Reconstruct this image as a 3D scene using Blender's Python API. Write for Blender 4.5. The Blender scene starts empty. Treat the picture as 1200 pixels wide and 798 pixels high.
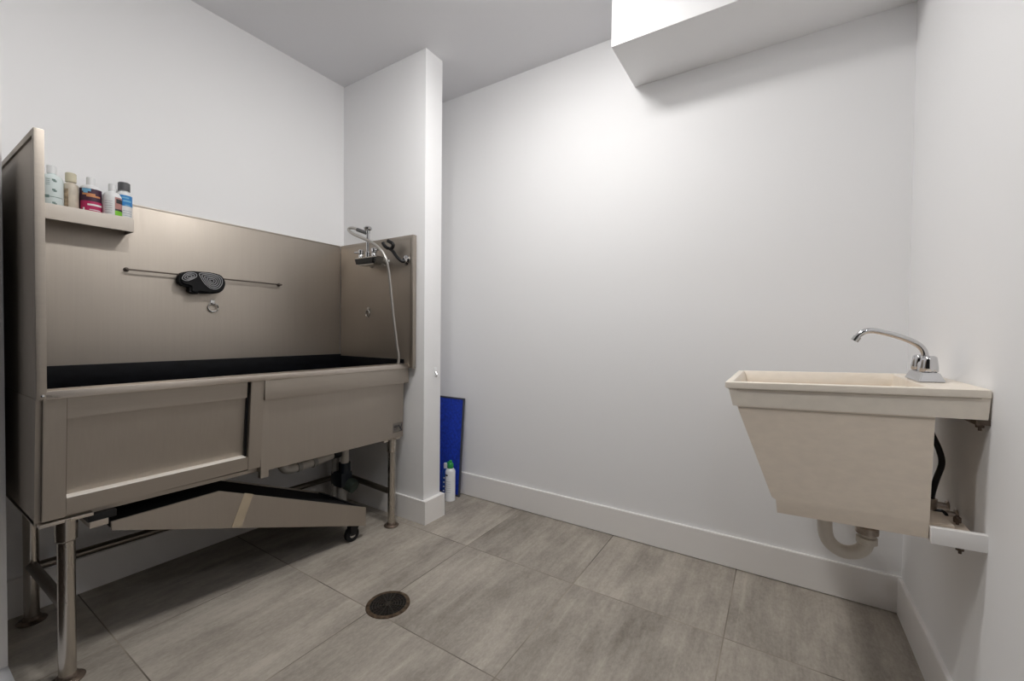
import bpy, bmesh, math, random
from mathutils import Vector, Matrix, Euler
random.seed(4)
C = bpy.context.scene.collection
R = math.radians

# ------------------------------------------------------------------ materials
def mat(name, col, rough=0.5, metal=0.0, spec=0.5, noise=None, bump=None, coat=0.0):
    """noise=(scale, amount, stretch xyz) varies the base colour, bump=(scale, strength, stretch)"""
    m = bpy.data.materials.new(name); m.use_nodes = True
    nt = m.node_tree; b = nt.nodes['Principled BSDF']
    b.inputs['Base Color'].default_value = (*col, 1)
    b.inputs['Roughness'].default_value = rough
    b.inputs['Metallic'].default_value = metal
    b.inputs['Specular IOR Level'].default_value = spec
    b.inputs['Coat Weight'].default_value = coat
    tc = nt.nodes.new('ShaderNodeTexCoord')
    def ntex(scale, st, detail=4):
        mp = nt.nodes.new('ShaderNodeMapping'); mp.inputs['Scale'].default_value = st
        nt.links.new(tc.outputs['Object'], mp.inputs['Vector'])
        n = nt.nodes.new('ShaderNodeTexNoise'); n.inputs['Scale'].default_value = scale
        n.inputs['Detail'].default_value = detail
        nt.links.new(mp.outputs['Vector'], n.inputs['Vector']); return n
    if noise:
        n = ntex(noise[0], noise[2])
        r = nt.nodes.new('ShaderNodeValToRGB')
        a = noise[1]
        r.color_ramp.elements[0].position = .3; r.color_ramp.elements[1].position = .7
        r.color_ramp.elements[0].color = (*[c*(1-a) for c in col], 1)
        r.color_ramp.elements[1].color = (*[min(1, c*(1+a)) for c in col], 1)
        nt.links.new(n.outputs['Fac'], r.inputs['Fac']); nt.links.new(r.outputs['Color'], b.inputs['Base Color'])
    if bump:
        n = ntex(bump[0], bump[2])
        bp = nt.nodes.new('ShaderNodeBump'); bp.inputs['Strength'].default_value = bump[1]
        bp.inputs['Distance'].default_value = .002
        nt.links.new(n.outputs['Fac'], bp.inputs['Height']); nt.links.new(bp.outputs['Normal'], b.inputs['Normal'])
    return m

def steel(name, col, rough, streak):
    """brushed stainless steel; streak = stretch of the grain and water marks"""
    m = mat(name, col, rough, 1.0)
    nt = m.node_tree; b = nt.nodes['Principled BSDF']
    tc = nt.nodes.new('ShaderNodeTexCoord')
    def tex(st, sc, det):
        mp = nt.nodes.new('ShaderNodeMapping'); mp.inputs['Scale'].default_value = st
        nt.links.new(tc.outputs['Object'], mp.inputs['Vector'])
        n = nt.nodes.new('ShaderNodeTexNoise'); n.inputs['Scale'].default_value = sc; n.inputs['Detail'].default_value = det
        nt.links.new(mp.outputs['Vector'], n.inputs['Vector']); return n
    n1 = tex(streak, 1.0, 5); n2 = tex((1, 1, 1), 2.2, 6)
    mx = nt.nodes.new('ShaderNodeMath'); mx.operation = 'ADD'
    nt.links.new(n1.outputs['Fac'], mx.inputs[0]); nt.links.new(n2.outputs['Fac'], mx.inputs[1])
    r = nt.nodes.new('ShaderNodeMapRange'); r.inputs['From Min'].default_value = .7; r.inputs['From Max'].default_value = 1.3
    r.inputs['To Min'].default_value = rough-.06; r.inputs['To Max'].default_value = rough+.08
    nt.links.new(mx.outputs[0], r.inputs['Value']); nt.links.new(r.outputs[0], b.inputs['Roughness'])
    cr = nt.nodes.new('ShaderNodeValToRGB')
    cr.color_ramp.elements[0].position = .35; cr.color_ramp.elements[1].position = .75
    cr.color_ramp.elements[0].color = (*[c*.965 for c in col], 1); cr.color_ramp.elements[1].color = (*[min(1, c*1.035) for c in col], 1)
    nt.links.new(n1.outputs['Fac'], cr.inputs['Fac']); nt.links.new(cr.outputs['Color'], b.inputs['Base Color'])
    bp = nt.nodes.new('ShaderNodeBump'); bp.inputs['Strength'].default_value = .02; bp.inputs['Distance'].default_value = .001
    nt.links.new(n1.outputs['Fac'], bp.inputs['Height']); nt.links.new(bp.outputs['Normal'], b.inputs['Normal'])
    return m

def floor_mat():
    m = bpy.data.materials.new('grey_wood_look_tile'); m.use_nodes = True
    nt = m.node_tree; N = nt.nodes; L = nt.links; b = N['Principled BSDF']
    tc = N.new('ShaderNodeTexCoord'); sp = N.new('ShaderNodeSeparateXYZ'); L.new(tc.outputs['Object'], sp.inputs[0])
    def M(op, a, bb=None):
        n = N.new('ShaderNodeMath'); n.operation = op
        for i, v in enumerate((a, bb)):
            if v is None: continue
            if isinstance(v, (int, float)): n.inputs[i].default_value = v
            else: L.new(v, n.inputs[i])
        return n.outputs[0]
    u = M('DIVIDE', M('ADD', sp.outputs['X'], .156), .603); v = M('DIVIDE', M('SUBTRACT', sp.outputs['Y'], .495), .61)
    fu = M('FRACT', u); fv = M('FRACT', v); iu = M('FLOOR', u); iv = M('FLOOR', v)
    du = M('MULTIPLY', M('MINIMUM', fu, M('SUBTRACT', 1, fu)), .603)
    dv = M('MULTIPLY', M('MINIMUM', fv, M('SUBTRACT', 1, fv)), .61)
    d = M('MINIMUM', du, dv)
    gr = N.new('ShaderNodeMapRange'); gr.inputs['From Min'].default_value = .0014; gr.inputs['From Max'].default_value = .0026
    gr.inputs['To Min'].default_value = 1; gr.inputs['To Max'].default_value = 0; L.new(d, gr.inputs['Value'])
    cb = N.new('ShaderNodeCombineXYZ'); L.new(iu, cb.inputs[0]); L.new(iv, cb.inputs[1])
    wn = N.new('ShaderNodeTexWhiteNoise'); wn.noise_dimensions = '2D'; L.new(cb.outputs[0], wn.inputs['Vector'])
    off = N.new('ShaderNodeVectorMath'); off.operation = 'SCALE'; L.new(wn.outputs['Color'], off.inputs[0]); off.inputs['Scale'].default_value = 9
    ad = N.new('ShaderNodeVectorMath'); ad.operation = 'ADD'; L.new(tc.outputs['Object'], ad.inputs[0]); L.new(off.outputs[0], ad.inputs[1])
    def tex(st, sc, det, ro=.6):
        mp = N.new('ShaderNodeMapping'); mp.inputs['Scale'].default_value = st; L.new(ad.outputs[0], mp.inputs['Vector'])
        n = N.new('ShaderNodeTexNoise'); n.inputs['Scale'].default_value = sc; n.inputs['Detail'].default_value = det
        n.inputs['Roughness'].default_value = ro; L.new(mp.outputs['Vector'], n.inputs['Vector']); return n.outputs['Fac']
    st = tex((1, .22, 1), 13, 7, .7); big = tex((1, .6, 1), 4.2, 6, .65); fine = tex((1, .45, 1), 110, 4, .75); thin = tex((1, .05, 1), 34, 4, .65)
    f = M('ADD', M('ADD', M('MULTIPLY', st, .34), M('MULTIPLY', big, .33)), M('ADD', M('MULTIPLY', fine, .21), M('MULTIPLY', thin, .14)))
    f = M('ADD', f, M('MULTIPLY', M('SUBTRACT', wn.outputs['Value'], .5), .05))
    cr = N.new('ShaderNodeValToRGB'); e = cr.color_ramp.elements
    e[0].position = .38; e[0].color = (.195, .172, .145, 1); e[1].position = .62; e[1].color = (.46, .416, .358, 1)
    k = e.new(.5); k.color = (.325, .293, .252, 1)
    L.new(f, cr.inputs['Fac'])
    # thin pale scratches of the embossed grain
    sc = N.new('ShaderNodeMapRange'); sc.inputs['From Min'].default_value = .63; sc.inputs['From Max'].default_value = .72
    sc.inputs['To Max'].default_value = .35; L.new(thin, sc.inputs['Value'])
    mx0 = N.new('ShaderNodeMix'); mx0.data_type = 'RGBA'; L.new(sc.outputs[0], mx0.inputs['Factor']); L.new(cr.outputs['Color'], mx0.inputs['A'])
    mx0.inputs['B'].default_value = (.50, .46, .39, 1)
    gn = N.new('ShaderNodeTexNoise'); gn.inputs['Scale'].default_value = 2.3; L.new(tc.outputs['Object'], gn.inputs['Vector'])
    gc = N.new('ShaderNodeValToRGB'); gc.color_ramp.elements[0].position = .42; gc.color_ramp.elements[1].position = .58
    gc.color_ramp.elements[0].color = (.075, .062, .05, 1); gc.color_ramp.elements[1].color = (.30, .26, .21, 1)
    L.new(gn.outputs['Fac'], gc.inputs['Fac'])
    mx = N.new('ShaderNodeMix'); mx.data_type = 'RGBA'; L.new(gr.outputs[0], mx.inputs['Factor'])
    L.new(mx0.outputs['Result'], mx.inputs['A']); L.new(gc.outputs['Color'], mx.inputs['B']); L.new(mx.outputs['Result'], b.inputs['Base Color'])
    b.inputs['Roughness'].default_value = .55; b.inputs['Specular IOR Level'].default_value = .35
    bp = N.new('ShaderNodeBump'); bp.inputs['Strength'].default_value = .25; bp.inputs['Distance'].default_value = .002
    L.new(M('SUBTRACT', f, M('MULTIPLY', gr.outputs[0], .6)), bp.inputs['Height']); L.new(bp.outputs['Normal'], b.inputs['Normal'])
    return m

WALL = mat('white_wall_paint', (.865, .865, .87), .55, spec=.3, bump=(60, .05, (1, 1, 1)))
CEIL = mat('ceiling_paint', (.80, .80, .82), .8, spec=.2)
TRIM = mat('white_trim_paint', (.86, .84, .82), .35, bump=(25, .04, (1, 1, 1)))
DARKW = mat('passage_wall_dimmed', (.05, .048, .045), .7)  # passage walls coloured dark to stand for an unlit room
DARKF = mat('passage_floor_dimmed', (.05, .035, .025), .5, noise=(6, .4, (1, 8, 1)))  # same unlit look put into the passage floor colour
MARBLE = mat('pale_stone', (.74, .74, .76), .3, noise=(9, .06, (1, 2, 1)))
FLOOR = floor_mat()
STEEL = steel('brushed_steel', (.44, .395, .345), .47, (140, 140, 3))
STEEL_H = steel('brushed_steel_sideways', (.44, .395, .345), .45, (140, 3, 140))
STEEL_EDGE = steel('steel_edge', (.62, .56, .50), .30, (40, 3, 40))
LIP = mat('lip_highlight', (.80, .76, .70), .5, .35)  # lighter than the steel, paints in the highlight on the lip
BRACE = mat('dull_tube', (.20, .175, .15), .3, .9)
TUBE = steel('steel_tube', (.52, .48, .43), .24, (60, 60, 3))
DSTEEL = mat('dark_steel', (.12, .10, .085), .35, .9)
RUST = mat('rusty_steel', (.15, .115, .09), .5, .7, noise=(40, .5, (1, 1, 1)))
CHROME = mat('chrome', (.62, .62, .63), .09, 1.0)
CHROME2 = mat('worn_chrome', (.55, .55, .54), .2, 1.0)
BASIN_BLACK = mat('black_basin_tone', (.004, .0045, .006), .4, spec=.2, noise=(14, .5, (1, 1, 3)), bump=(50, .2, (1, 1, 1)))  # near black for the basin inside and the strips above it
BLACK = mat('black_rubber', (.008, .008, .009), .7, spec=.25)
BLACKP = mat('black_plastic', (.008, .008, .009), .35, spec=.35)
RIB = mat('grey_rubber_rib', (.36, .36, .37), .5)
HOSE = mat('metal_hose', (.50, .48, .45), .28, .85, bump=(400, .4, (1, 1, 1)))
GREYHOSE = mat('grey_hose_grip', (.12, .12, .12), .3, .6)
SINK = mat('cream_moulded_plastic', (.76, .665, .555), .38, noise=(30, .035, (1, 1, 2)), bump=(70, .12, (1, 1, 2)))
SINKSEAM = mat('moulded_seam', (.42, .36, .29), .6)
SINKTOP = mat('cream_moulded_plastic_rim', (.82, .75, .65), .34, noise=(30, .03, (1, 1, 1)))
PVC = mat('white_pipe_plastic', (.66, .62, .56), .35)
PVCD = mat('dusty_grey_pipe', (.42, .40, .37), .5, noise=(20, .12, (1, 1, 1)))
BRASS = mat('dull_metal_nut', (.42, .36, .31), .35, .9, noise=(60, .3, (1, 1, 1)))
DBLUE = mat('dark_blue_rubber', (.012, .02, .032), .45)
GREEN = mat('dull_green_cap', (.07, .095, .075), .6)
TAPE = mat('scuffed_tape', (.38, .31, .22), .7, noise=(8, .12, (6, 1, 1)))
SHELF = mat('cream_powder_coat', (.66, .60, .53), .45)
WPLA = mat('white_plastic', (.78, .79, .79), .3)
PGREEN = mat('pale_green_white_plastic', (.68, .76, .75), .3)
GMARK = mat('grey_green_print', (.16, .24, .22), .5)
CREAM = mat('cream_cap_plastic', (.62, .57, .42), .4)
CLOUD = mat('cloudy_beige_plastic', (.55, .49, .40), .3, noise=(25, .25, (1, 1, .6)))
MAG = mat('magenta_label', (.45, .015, .10), .4)
PLUM = mat('dark_plum_label', (.05, .012, .035), .4)
ORANGE = mat('orange_print', (.60, .25, .10), .5)
LBLUE = mat('light_blue_print', (.18, .45, .66), .4)
BLUEP = mat('bright_blue_label', (.02, .22, .55), .35)
LIME = mat('lime_print', (.20, .55, .03), .4)
YELL = mat('yellow_print', (.75, .70, .25), .4)
PINKP = mat('pink_print', (.45, .22, .20), .4)
GREYCAP = mat('grey_cap_plastic', (.10, .10, .105), .35)
WPRINT = mat('white_print', (.8, .8, .8), .5)
DPRINT = mat('dark_print', (.03, .03, .035), .5)
MATBLUE = mat('bright_blue_matting', (.010, .045, .45), .6, noise=(60, .3, (1, 1, 1)), bump=(80, .6, (1, 1, 1)))
MATEDGE = mat('dark_grey_edging', (.06, .065, .08), .5)
CAPGREEN = mat('green_cap_plastic', (.02, .30, .07), .35)
DRAIN = mat('aged_bronze', (.15, .105, .07), .45, .8, noise=(60, .5, (1, 1, 1)))
DRAIN_D = mat('dark_drain_grate', (.045, .036, .028), .45, .6)
PIT = mat('drain_pit', (.004, .004, .004), .9)

# ------------------------------------------------------------------ mesh helpers
def box(bm, a, b, bev=0.0, seg=2):
    x0, y0, z0 = [min(p, q) for p, q in zip(a, b)]; x1, y1, z1 = [max(p, q) for p, q in zip(a, b)]
    v = [bm.verts.new(p) for p in ((x0,y0,z0),(x1,y0,z0),(x1,y1,z0),(x0,y1,z0),(x0,y0,z1),(x1,y0,z1),(x1,y1,z1),(x0,y1,z1))]
    fs = [bm.faces.new([v[i] for i in f]) for f in ((0,3,2,1),(4,5,6,7),(0,1,5,4),(1,2,6,5),(2,3,7,6),(3,0,4,7))]
    if bev:
        es = list({e for f in fs for e in f.edges})
        bmesh.ops.bevel(bm, geom=es, offset=bev, segments=seg, affect='EDGES', profile=.6)
    return bm

def hexa(bm, lo, hi, bev=0.0):
    """solid between two quads of four points each"""
    v = [bm.verts.new(p) for p in list(lo)+list(hi)]
    fs = [bm.faces.new([v[i] for i in f]) for f in ((0,3,2,1),(4,5,6,7),(0,1,5,4),(1,2,6,5),(2,3,7,6),(3,0,4,7))]
    bmesh.ops.recalc_face_normals(bm, faces=fs)
    if bev:
        bmesh.ops.bevel(bm, geom=list({e for f in fs for e in f.edges}), offset=bev, segments=2, affect='EDGES')
    return bm

def prism(bm, pts, axis, t0, t1, bev=0.0, seg=2):
    """extrude a 2-D outline along axis ('x': pts are (y,z); 'y': (x,z); 'z': (x,y))"""
    def P(p, t): return {'x': (t, p[0], p[1]), 'y': (p[0], t, p[1]), 'z': (p[0], p[1], t)}[axis]
    a = [bm.verts.new(P(p, t0)) for p in pts]; b = [bm.verts.new(P(p, t1)) for p in pts]
    n = len(pts); fs = [bm.faces.new(a[::-1]), bm.faces.new(b)]
    caps = fs[:]
    for i in range(n): fs.append(bm.faces.new((a[i], a[(i+1) % n], b[(i+1) % n], b[i])))
    bmesh.ops.recalc_face_normals(bm, faces=fs)
    if bev: bmesh.ops.bevel(bm, geom=list({e for f in caps for e in f.edges}), offset=bev, segments=seg, affect='EDGES')
    return bm

def smooth_path(pts, n=6, closed=False):
    P = [Vector(p) for p in pts]; out = []
    m = len(P)
    for i in range(m if closed else m-1):
        if closed: p0, p1, p2, p3 = P[i-1], P[i], P[(i+1) % m], P[(i+2) % m]
        else: p0, p1, p2, p3 = P[max(i-1, 0)], P[i], P[i+1], P[min(i+2, m-1)]
        for k in range(n):
            t = k/n
            out.append(.5*((2*p1)+(-p0+p2)*t+(2*p0-5*p1+4*p2-p3)*t*t+(-p0+3*p1-3*p2+p3)*t**3))
    if not closed: out.append(P[-1])
    return out

def tube(bm, pts, r, seg=14, closed=False, caps=True):
    P = [Vector(p) for p in pts]; n = len(P)
    rs = r if isinstance(r, (list, tuple)) else [r]*n
    T = []
    for i in range(n):
        a = P[i-1] if (i or closed) else P[0]; b = P[(i+1) % n] if (i < n-1 or closed) else P[-1]
        T.append((b-a).normalized())
    nv = T[0].orthogonal().normalized(); rings = []
    for i in range(n):
        nv = (nv - T[i]*nv.dot(T[i])).normalized(); bn = T[i].cross(nv)
        rings.append([bm.verts.new(P[i]+(nv*math.cos(2*math.pi*k/seg)+bn*math.sin(2*math.pi*k/seg))*rs[i]) for k in range(seg)])
    fs = []
    for i in range(n if closed else n-1):
        A, B = rings[i], rings[(i+1) % n]
        for k in range(seg): fs.append(bm.faces.new((A[k], A[(k+1) % seg], B[(k+1) % seg], B[k])))
    if caps and not closed: fs += [bm.faces.new(rings[0][::-1]), bm.faces.new(rings[-1])]
    return bm

def lathe(bm, prof, c=(0, 0, 0), seg=28, sx=1, sy=1, rot=None, cap=True):
    """prof = [(r,z)...] around the z axis at c; sx, sy squash; rot = matrix"""
    rings = []
    for r, z in prof:
        ring = []
        for k in range(seg):
            a = 2*math.pi*k/seg; p = Vector((r*math.cos(a)*sx, r*math.sin(a)*sy, z))
            if rot: p = rot @ p
            ring.append(bm.verts.new(p+Vector(c)))
        rings.append(ring)
    for A, B in zip(rings, rings[1:]):
        for k in range(seg): bm.faces.new((A[k], A[(k+1) % seg], B[(k+1) % seg], B[k]))
    if cap: bm.faces.new(rings[0][::-1]); bm.faces.new(rings[-1])
    return bm

def wpos(o):
    p = Vector((0, 0, 0))
    while o: p += Vector(o.location); o = o.parent
    return p

def obj(name, bm, m, parent=None, smooth=True, local=False, angle=35, kind=None, label=None):
    """link bm as ONE mesh object; world coordinates unless local"""
    bm.normal_update()
    if parent and not local: bmesh.ops.translate(bm, vec=-wpos(parent), verts=bm.verts)
    me = bpy.data.meshes.new(name); bm.to_mesh(me); bm.free()
    mats = m if isinstance(m, (list, tuple)) else [m]
    for k in mats: me.materials.append(k)
    if smooth:
        for p in me.polygons: p.use_smooth = True
        me.set_sharp_from_angle(angle=R(angle))
    o = bpy.data.objects.new(name, me); C.objects.link(o)
    if parent: o.parent = parent
    if kind: o['kind'] = kind
    if label: o['label'] = label
    return o

def thing(name, label, cat, loc=(0, 0, 0), group=None):
    o = bpy.data.objects.new(name, None); C.objects.link(o); o.location = loc; o.empty_display_size = .05
    o['label'] = label; o['category'] = cat
    if group: o['group'] = group
    return o
def tag(o, label, cat, group=None):
    o['label'] = label; o['category'] = cat
    if group: o['group'] = group
    return o
B = bmesh.new
LAMP = 90; LAMP_FILL = 250  # the second value drives the added fill light

# ------------------------------------------------------------------ room shell
H = 2.74; XA = -2.48; YB = 2.262; XR = .43; YF = .262
S = 'structure'
obj('floor', box(B(), (-2.7, .07, -.1), (.62, 2.45, 0)), FLOOR, kind=S, smooth=False)
obj('ceiling', box(B(), (-2.7, .10, H), (.62, 2.45, H+.1)), CEIL, kind=S, smooth=False)
obj('wall_left', box(B(), (XA-.12, .10, 0), (XA, YB+.12, H)), WALL, kind=S, smooth=False)
obj('wall_back', box(B(), (XA, YB, 0), (XR+.12, YB+.12, H)), WALL, kind=S, smooth=False)
obj('wall_right', box(B(), (XR, .10, 0), (XR+.12, YB, H)), WALL, kind=S, smooth=False)
obj('wall_partition', box(B(), (XA, 1.775, 0), (-1.735, 1.915, H), .003), WALL, kind=S)
# wall with the wide opening the photograph is taken through, and the passage behind it
obj('wall_front', box(B(), (XA, .10, 0), (-2.145, YF, H)), WALL, kind=S, smooth=False)
bm = B(); box(bm, (-2.145, .10, 2.34), (XR, YF, H)); obj('wall_header', bm, WALL, kind=S, smooth=False)
obj('trim_1', box(B(), (-2.145, .095, 0), (-2.121, YF, 2.34), .002), TRIM, kind=S)
obj('trim_2', box(B(), (-2.16, .03, 0), (-2.112, .0955, 2.36), .004), TRIM, kind=S)
obj('trim_3', box(B(), (-2.12, .07, 0), (XR, YF, .006), .002), MARBLE, kind=S)
obj('floor_passage', box(B(), (-2.7, -1.8, -.1), (1.0, .07, -.002)), DARKF, kind=S, smooth=False)
obj('ceiling_passage', box(B(), (-2.7, -1.8, H), (1.0, .10, H+.1)), DARKW, kind=S, smooth=False)
obj('wall_passage_end', box(B(), (.9, -1.8, 0), (1.0, .10, H)), DARKW, kind=S, smooth=False)
obj('wall_passage', box(B(), (XA-.12, -1.8, 0), (1.0, -1.6, H)), DARKW, kind=S, smooth=False)
obj('wall_passage_side', box(B(), (XA-.22, -1.6, 0), (XA-.12, .10, H)), DARKW, kind=S, smooth=False)
# boxed soffit at the back wall
obj('ceiling_soffit', box(B(), (-.680, 1.890, 2.436), (XR, YB, H), .0015), WALL, kind=S)

def baseboard(name, a, b, nrm):
    """board of a moulded section from a to b, nrm = direction out of the wall"""
    a = Vector((*a, 0)); b = Vector((*b, 0)); n = Vector((*nrm, 0)); h = .147; t = .013
    pro = [(0, 0), (t, 0), (t, h-.004), (t-.002, h), (0, h)]
    bm = B(); A = [bm.verts.new(a+n*p+Vector((0, 0, z))) for p, z in pro]; D = [bm.verts.new(b+n*p+Vector((0, 0, z))) for p, z in pro]
    k = len(pro); fs = [bm.faces.new(A), bm.faces.new(D[::-1])]
    for i in range(k): fs.append(bm.faces.new((A[i], A[(i+1) % k], D[(i+1) % k], D[i])))
    bmesh.ops.recalc_face_normals(bm, faces=fs)
    if name == 'baseboard_back': bmesh.ops.translate(bm, vec=(0, 0, .004), verts=bm.verts)
    return obj(name, bm, TRIM, kind=S, smooth=False)
baseboard('baseboard_back', (XA, YB), (XR, YB), (0, -1))
baseboard('baseboard_right', (XR, .10), (XR, YB-.013), (-1, 0))
baseboard('baseboard_left', (XA, YF), (XA, 1.775), (1, 0))
baseboard('baseboard_left_alcove', (XA, 1.915), (XA, YB-.013), (1, 0))
bm = B()
t = .028; h = .130
prism(bm, [(XA+.013, 1.775), (XA+.013, 1.761), (-1.707, 1.761), (-1.707, 1.930), (XA+.013, 1.930), (XA+.013, 1.915), (-1.735, 1.915), (-1.735, 1.775)], 'z', 0, .135)
obj('baseboard_partition', bm, TRIM, kind=S, smooth=False)

# ------------------------------------------------------------------ dog washing tub
Y0, Y1 = .285, 1.765
tub = thing('dog_washing_tub', 'large stainless steel dog washing tub on tube legs against the left wall', 'tub', (-2.15, 1.02, 0))
XB = -2.474                         # back of the tub, just off the wall
# back splash, a panel with a folded top hem
bm = B(); box(bm, (XB, Y0, .50), (-2.460, Y1-.03, 1.672), .002); box(bm, (XB, Y0, 1.670), (-2.458, Y1-.03, 1.677), .001)
obj('back_splash', bm, STEEL, tub)
# left end panel with a hem round it
bm = B(); box(bm, (-2.46, Y0+.004, .905), (-1.832, Y0+.018, 1.685), .001)
box(bm, (-1.847, Y0-.001, .905), (-1.825, Y0+.021, 1.697), .002)
box(bm, (-2.46, Y0-.001, 1.678), (-1.847, Y0+.021, 1.697), .002)
obj('side_splash', bm, STEEL_H, tub)
# right end panel, a shallow box against the partition
bm = B(); box(bm, (-2.46, 1.738, .905), (-1.806, 1.745, 1.656))
box(bm, (-2.46, 1.7378, 1.655), (-1.806, Y1, 1.677), .001); box(bm, (-1.812, 1.738, .905), (-1.790, Y1, 1.677), .002)
obj('side_splash', bm, STEEL, tub)
# basin: open-topped shell
bm = B()
def ring(x0, x1, y0, y1, z0, z1=None):
    z1 = z0 if z1 is None else z1
    return [bm.verts.new(p) for p in ((x0, y0, z0), (x1, y0, z0), (x1, y1, z1), (x0, y1, z1))]
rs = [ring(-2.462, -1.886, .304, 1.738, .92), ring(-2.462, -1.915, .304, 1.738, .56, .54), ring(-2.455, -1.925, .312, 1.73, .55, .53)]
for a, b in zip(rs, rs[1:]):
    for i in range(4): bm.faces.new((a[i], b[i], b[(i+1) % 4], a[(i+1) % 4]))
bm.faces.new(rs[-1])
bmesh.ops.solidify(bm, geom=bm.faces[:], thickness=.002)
obj('basin_inside', bm, BASIN_BLACK, tub, label='black inside of the basin')  # inside of the basin coloured near black
bm = B(); box(bm, (-2.4598, .306, .85), (-2.454, 1.737, .966), .001); obj('black_foot_strip', bm, BASIN_BLACK, tub, label='black strip along the foot of the back splash')  # plain black strip at the foot of the splash
bm = B(); box(bm, (-2.454, 1.733, .85), (-1.86, 1.7375, .955), .001); obj('black_foot_strip', bm, BASIN_BLACK, tub, label='black strip painting the dark reflection at the foot of the end panel')  # dark reflection on the panel put into a black strip
# underside and outer left end of the basin
bm = B(); hexa(bm, ((-2.46, .287, .515), (-1.893, .287, .515), (-1.893, 1.738, .497), (-2.46, 1.738, .497)), ((-2.46, .287, .53), (-1.893, .287, .53), (-1.893, 1.738, .512), (-2.46, 1.738, .512)))
hexa(bm, ((-2.46, .287, .52), (-1.893, .287, .52), (-1.893, .301, .52), (-2.46, .301, .52)), ((-2.46, .287, .905), (-1.853, .287, .905), (-1.853, .301, .905), (-2.46, .301, .905)))
box(bm, (-2.46, 1.739, .50), (-1.88, 1.745, .905))
obj('basin_shell', bm, STEEL, tub)
# rim
bm = B(); box(bm, (-1.856, .300, .905), (-1.825, 1.745, .931), .004); box(bm, (-1.890, .300, .922), (-1.85, 1.745, .931), .002)
obj('rim', bm, STEEL_EDGE, tub)
# right half of the apron
bm = B(); box(bm, (-1.868, .935, .820), (-1.835, 1.752, .9055), .002)
obj('apron_band', bm, STEEL_H, tub)
bm = B(); hexa(bm, ((-1.892, .93, .506), (-1.876, .93, .506), (-1.876, 1.747, .497), (-1.892, 1.747, .497)), ((-1.885, .93, .822), (-1.870, .93, .822), (-1.870, 1.747, .822), (-1.885, 1.747, .822)), .001)
obj('apron_panel', bm, STEEL, tub)
# maker's plate
bm = B(); box(bm, (-1.8755, 1.668, .530), (-1.8735, 1.742, .585), .0004); pl = obj('maker_label', bm, mat('label_foil', (.22, .20, .18), .4, .6), tub, label='small worn maker label with dark print')
bm = B()
for y in (1.676, 1.684, 1.692, 1.700): box(bm, (-1.874, y, .556), (-1.8728, y+.005, .572))
for y, z in ((1.676, .546), (1.690, .548)): box(bm, (-1.874, y, z), (-1.8728, y+.010, z+.003))
prism(bm, [(1.706, .570), (1.712, .574), (1.724, .556), (1.736, .578), (1.740, .574), (1.729, .551), (1.738, .538), (1.731, .536), (1.722, .545)], 'x', -1.874, -1.8728)
box(bm, (-1.874, 1.715, .534), (-1.8728, 1.738, .537))
obj('print', bm, DPRINT, pl)

# lift-out door, a frame with a recessed panel; leans in a little towards its foot
door = obj('door', hexa(B(), ((-1.905, .340, .575), (-1.897, .340, .575), (-1.897, .885, .575), (-1.905, .885, .575)), ((-1.876, .340, .85), (-1.868, .340, .85), (-1.868, .885, .85), (-1.876, .885, .85))), STEEL, tub)
def slant(y0, y1, z0, z1, d0, d1, bev=.0015):
    """board between z0 and z1 that follows the lean of the front"""
    f = lambda z: -1.843-(.905-z)*.085
    return hexa(B(), ((f(z0)-d0, y0, z0), (f(z0)+d1, y0, z0), (f(z0)+d1, y1, z0), (f(z0)-d0, y1, z0)), ((f(z1)-d0, y0, z1), (f(z1)+d1, y0, z1), (f(z1)+d1, y1, z1), (f(z1)-d0, y1, z1)), bev)
obj('door_stile', slant(.300, .350, .528, .905, .012, .004), STEEL, door)
obj('door_top_rail', slant(.350, .872, .838, .905, .022, -.004), STEEL_H, door)
bm = slant(.350, .931, .533, .588, .030, .004); obj('door_bottom_rail', bm, STEEL_H, door)
bm = B(); hexa(bm, ((-1.895, .352, .5875), (-1.8655, .352, .5875), (-1.8655, .872, .5875), (-1.895, .872, .5875)), ((-1.895, .352, .592), (-1.8665, .352, .5895), (-1.8665, .872, .5895), (-1.895, .872, .592))); obj('door_lip', bm, LIP, door, label='lip along the foot of the door panel, painted with its highlight')  # highlight put into the lighter colour of the lip
bm = B(); hexa(bm, ((-1.90, .3495, .588), (-1.8695, .3495, .588), (-1.8695, .3515, .588), (-1.90, .3515, .588)), ((-1.88, .3495, .905), (-1.8435, .3495, .905), (-1.8435, .3515, .905), (-1.88, .3515, .905))); obj('door_gap_shade', bm, DSTEEL, door, label='dark strip painting the gap shadow beside the door stile')  # dark strip stands in for the shadow between the boards
bm = slant(.874, .882, .585, .905, .03, -.012); obj('door_channel_shade', bm, BLACKP, door, label='black strip painting the shade in the channel beside the centre post')  # black filling paints the shade of the open gap
bm = slant(.882, .935, .530, .905, .03, .006); obj('center_post', bm, STEEL, tub)
bm = B(); hexa(bm, ((-1.888, .932, .480), (-1.866, .932, .480), (-1.866, .966, .480), (-1.888, .966, .480)), ((-1.884, .932, .822), (-1.862, .932, .822), (-1.862, .966, .822), (-1.884, .966, .822)), .001)
obj('post_strip', bm, STEEL, tub)
for (y, z, sx) in ((.297, .916, -1.8235), (1.752, .916, -1.789)):
    bm = B(); lathe(bm, [(.0045, -.001), (.0045, .002), (.002, .0035)], (sx, y, z), 10, rot=Matrix.Rotation(R(90), 3, 'Y')); obj('screw', bm, CHROME2, tub)

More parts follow.
